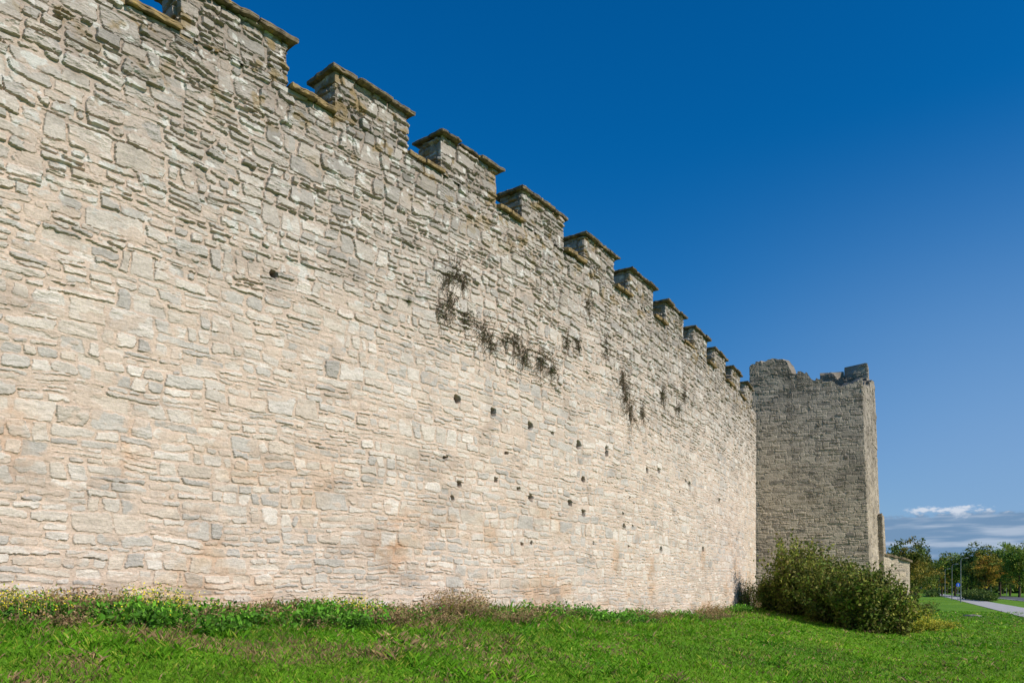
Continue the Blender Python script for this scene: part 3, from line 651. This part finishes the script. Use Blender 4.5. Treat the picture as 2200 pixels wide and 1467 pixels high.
# ------------------------------------------------------------ light and sky
phi=math.radians(-34); el=math.radians(36)
S=Vector((math.cos(el)*math.cos(phi),math.cos(el)*math.sin(phi),math.sin(el)))
ld=bpy.data.lights.new("sun",'SUN'); ld.energy=5.0; ld.angle=math.radians(.5); ld.color=(1,.905,.80)
lo=bpy.data.objects.new("sun",ld); scene.collection.objects.link(lo); lo.rotation_euler=S.to_track_quat('Z','Y').to_euler()
w=bpy.data.worlds.new("World"); scene.world=w; w.use_nodes=True; nt=w.node_tree; L_=nt.links.new
bg=nt.nodes["Background"]; bg.inputs[1].default_value=.1
sky=N(nt,"ShaderNodeTexSky",sky_type='NISHITA'); sky.sun_disc=False; sky.sun_elevation=el; sky.sun_rotation=math.radians(90)-phi
sky.air_density=1.0; sky.dust_density=.4; sky.ozone_density=4.0
hs=N(nt,"ShaderNodeHueSaturation"); hs.inputs["Saturation"].default_value=1.35; hs.inputs["Value"].default_value=1.0; L_(sky.outputs[0],hs.inputs["Color"])
tc=N(nt,"ShaderNodeTexCoord"); sp=N(nt,"ShaderNodeSeparateXYZ"); L_(tc.outputs["Generated"],sp.inputs[0])
def mth(op,a,b=None,c=None):
    n=N(nt,"ShaderNodeMath",operation=op)
    for i,v in enumerate((a,b,c)):
        if v is None: continue
        if isinstance(v,(int,float)): n.inputs[i].default_value=v
        else: L_(v,n.inputs[i])
    return n.outputs[0]
az=mth('ARCTAN2',sp.outputs[0],sp.outputs[1]); elv=sp.outputs[2]
def mr(x,a,b,c,d):
    n=N(nt,"ShaderNodeMapRange",interpolation_type='SMOOTHSTEP'); L_(x,n.inputs[0])
    for i,v in enumerate((a,b,c,d)): n.inputs[i+1].default_value=v
    return n.outputs[0]
tr_=N(nt,"ShaderNodeValToRGB"); e=tr_.color_ramp.elements
e[0].position=.0;e[0].color=(.90,.95,1.0,1);e[1].position=.72;e[1].color=(.01,.84,.95,1)
q_=e.new(.16);q_.color=(.68,.86,1.0,1); q_=e.new(.36);q_.color=(.14,.86,1.,1)
L_(elv,tr_.inputs[0])
mt=N(nt,"ShaderNodeMix",data_type='RGBA',blend_type='MULTIPLY'); mt.inputs[0].default_value=1; L_(hs.outputs[0],mt.inputs[6]); L_(tr_.outputs[0],mt.inputs[7])
sc_=N(nt,"ShaderNodeVectorMath",operation='SCALE'); L_(mt.outputs[2],sc_.inputs[0]); L_(mr(elv,.0,.6,1.10,1.28),sc_.inputs["Scale"])
hz=N(nt,"ShaderNodeMix",data_type='RGBA'); L_(mth('MULTIPLY',mr(elv,.05,.50,.80,0),mr(az,.10,.60,.20,1.)),hz.inputs[0]); L_(sc_.outputs[0],hz.inputs[6]); hz.inputs[7].default_value=(2.3,3.9,6.5,1)
cb=N(nt,"ShaderNodeCombineXYZ"); L_(mth('MULTIPLY',az,20.),cb.inputs[0]); L_(mth('MULTIPLY',elv,46.),cb.inputs[1])
n1=N(nt,"ShaderNodeTexNoise"); n1.inputs["Scale"].default_value=1.4; n1.inputs["Detail"].default_value=10; n1.inputs["Roughness"].default_value=.62; L_(cb.outputs[0],n1.inputs["Vector"])
cb2=N(nt,"ShaderNodeCombineXYZ"); L_(mth('MULTIPLY',az,10.),cb2.inputs[0]); L_(mth('MULTIPLY',elv,110.),cb2.inputs[1])
n2=N(nt,"ShaderNodeTexNoise"); n2.inputs["Scale"].default_value=1.0; n2.inputs["Detail"].default_value=6; L_(cb2.outputs[0],n2.inputs["Vector"])
cov=mr(mth('ADD',n1.outputs[0],mr(elv,.058,.120,.36,-.38)),.49,.60,0,1)
top=mth('ADD',mth('MULTIPLY',n1.outputs[0],1.0),mr(elv,.066,.092,-.22,.22))
shade=mth('MAXIMUM',mr(top,.50,.74,0,1),mth('MULTIPLY',mr(n2.outputs[0],.46,.66,0,1),.50))
cm=N(nt,"ShaderNodeMix",data_type='RGBA'); cm.inputs[6].default_value=(1.7,2.9,4.6,1); cm.inputs[7].default_value=(6.6,7.2,8.2,1); L_(shade,cm.inputs[0])
fm=N(nt,"ShaderNodeMix",data_type='RGBA'); L_(mth('MULTIPLY',cov,.93),fm.inputs[0]); L_(hz.outputs[2],fm.inputs[6]); L_(cm.outputs[2],fm.inputs[7])
L_(fm.outputs[2],bg.inputs[0])
# ------------------------------------------------------------ camera
cd=bpy.data.cameras.new("camera"); cd.sensor_width=36; cd.lens=36*F/2200; cd.shift_y=(HY-733.5)/2200; cd.clip_end=9000; cd.clip_start=.1
co=bpy.data.objects.new("camera",cd); scene.collection.objects.link(co); co.location=(0,0,0); co.rotation_euler=(math.radians(90),0,0); scene.camera=co
scene.view_settings.view_transform='Standard'; scene.view_settings.look='None'; scene.view_settings.exposure=0
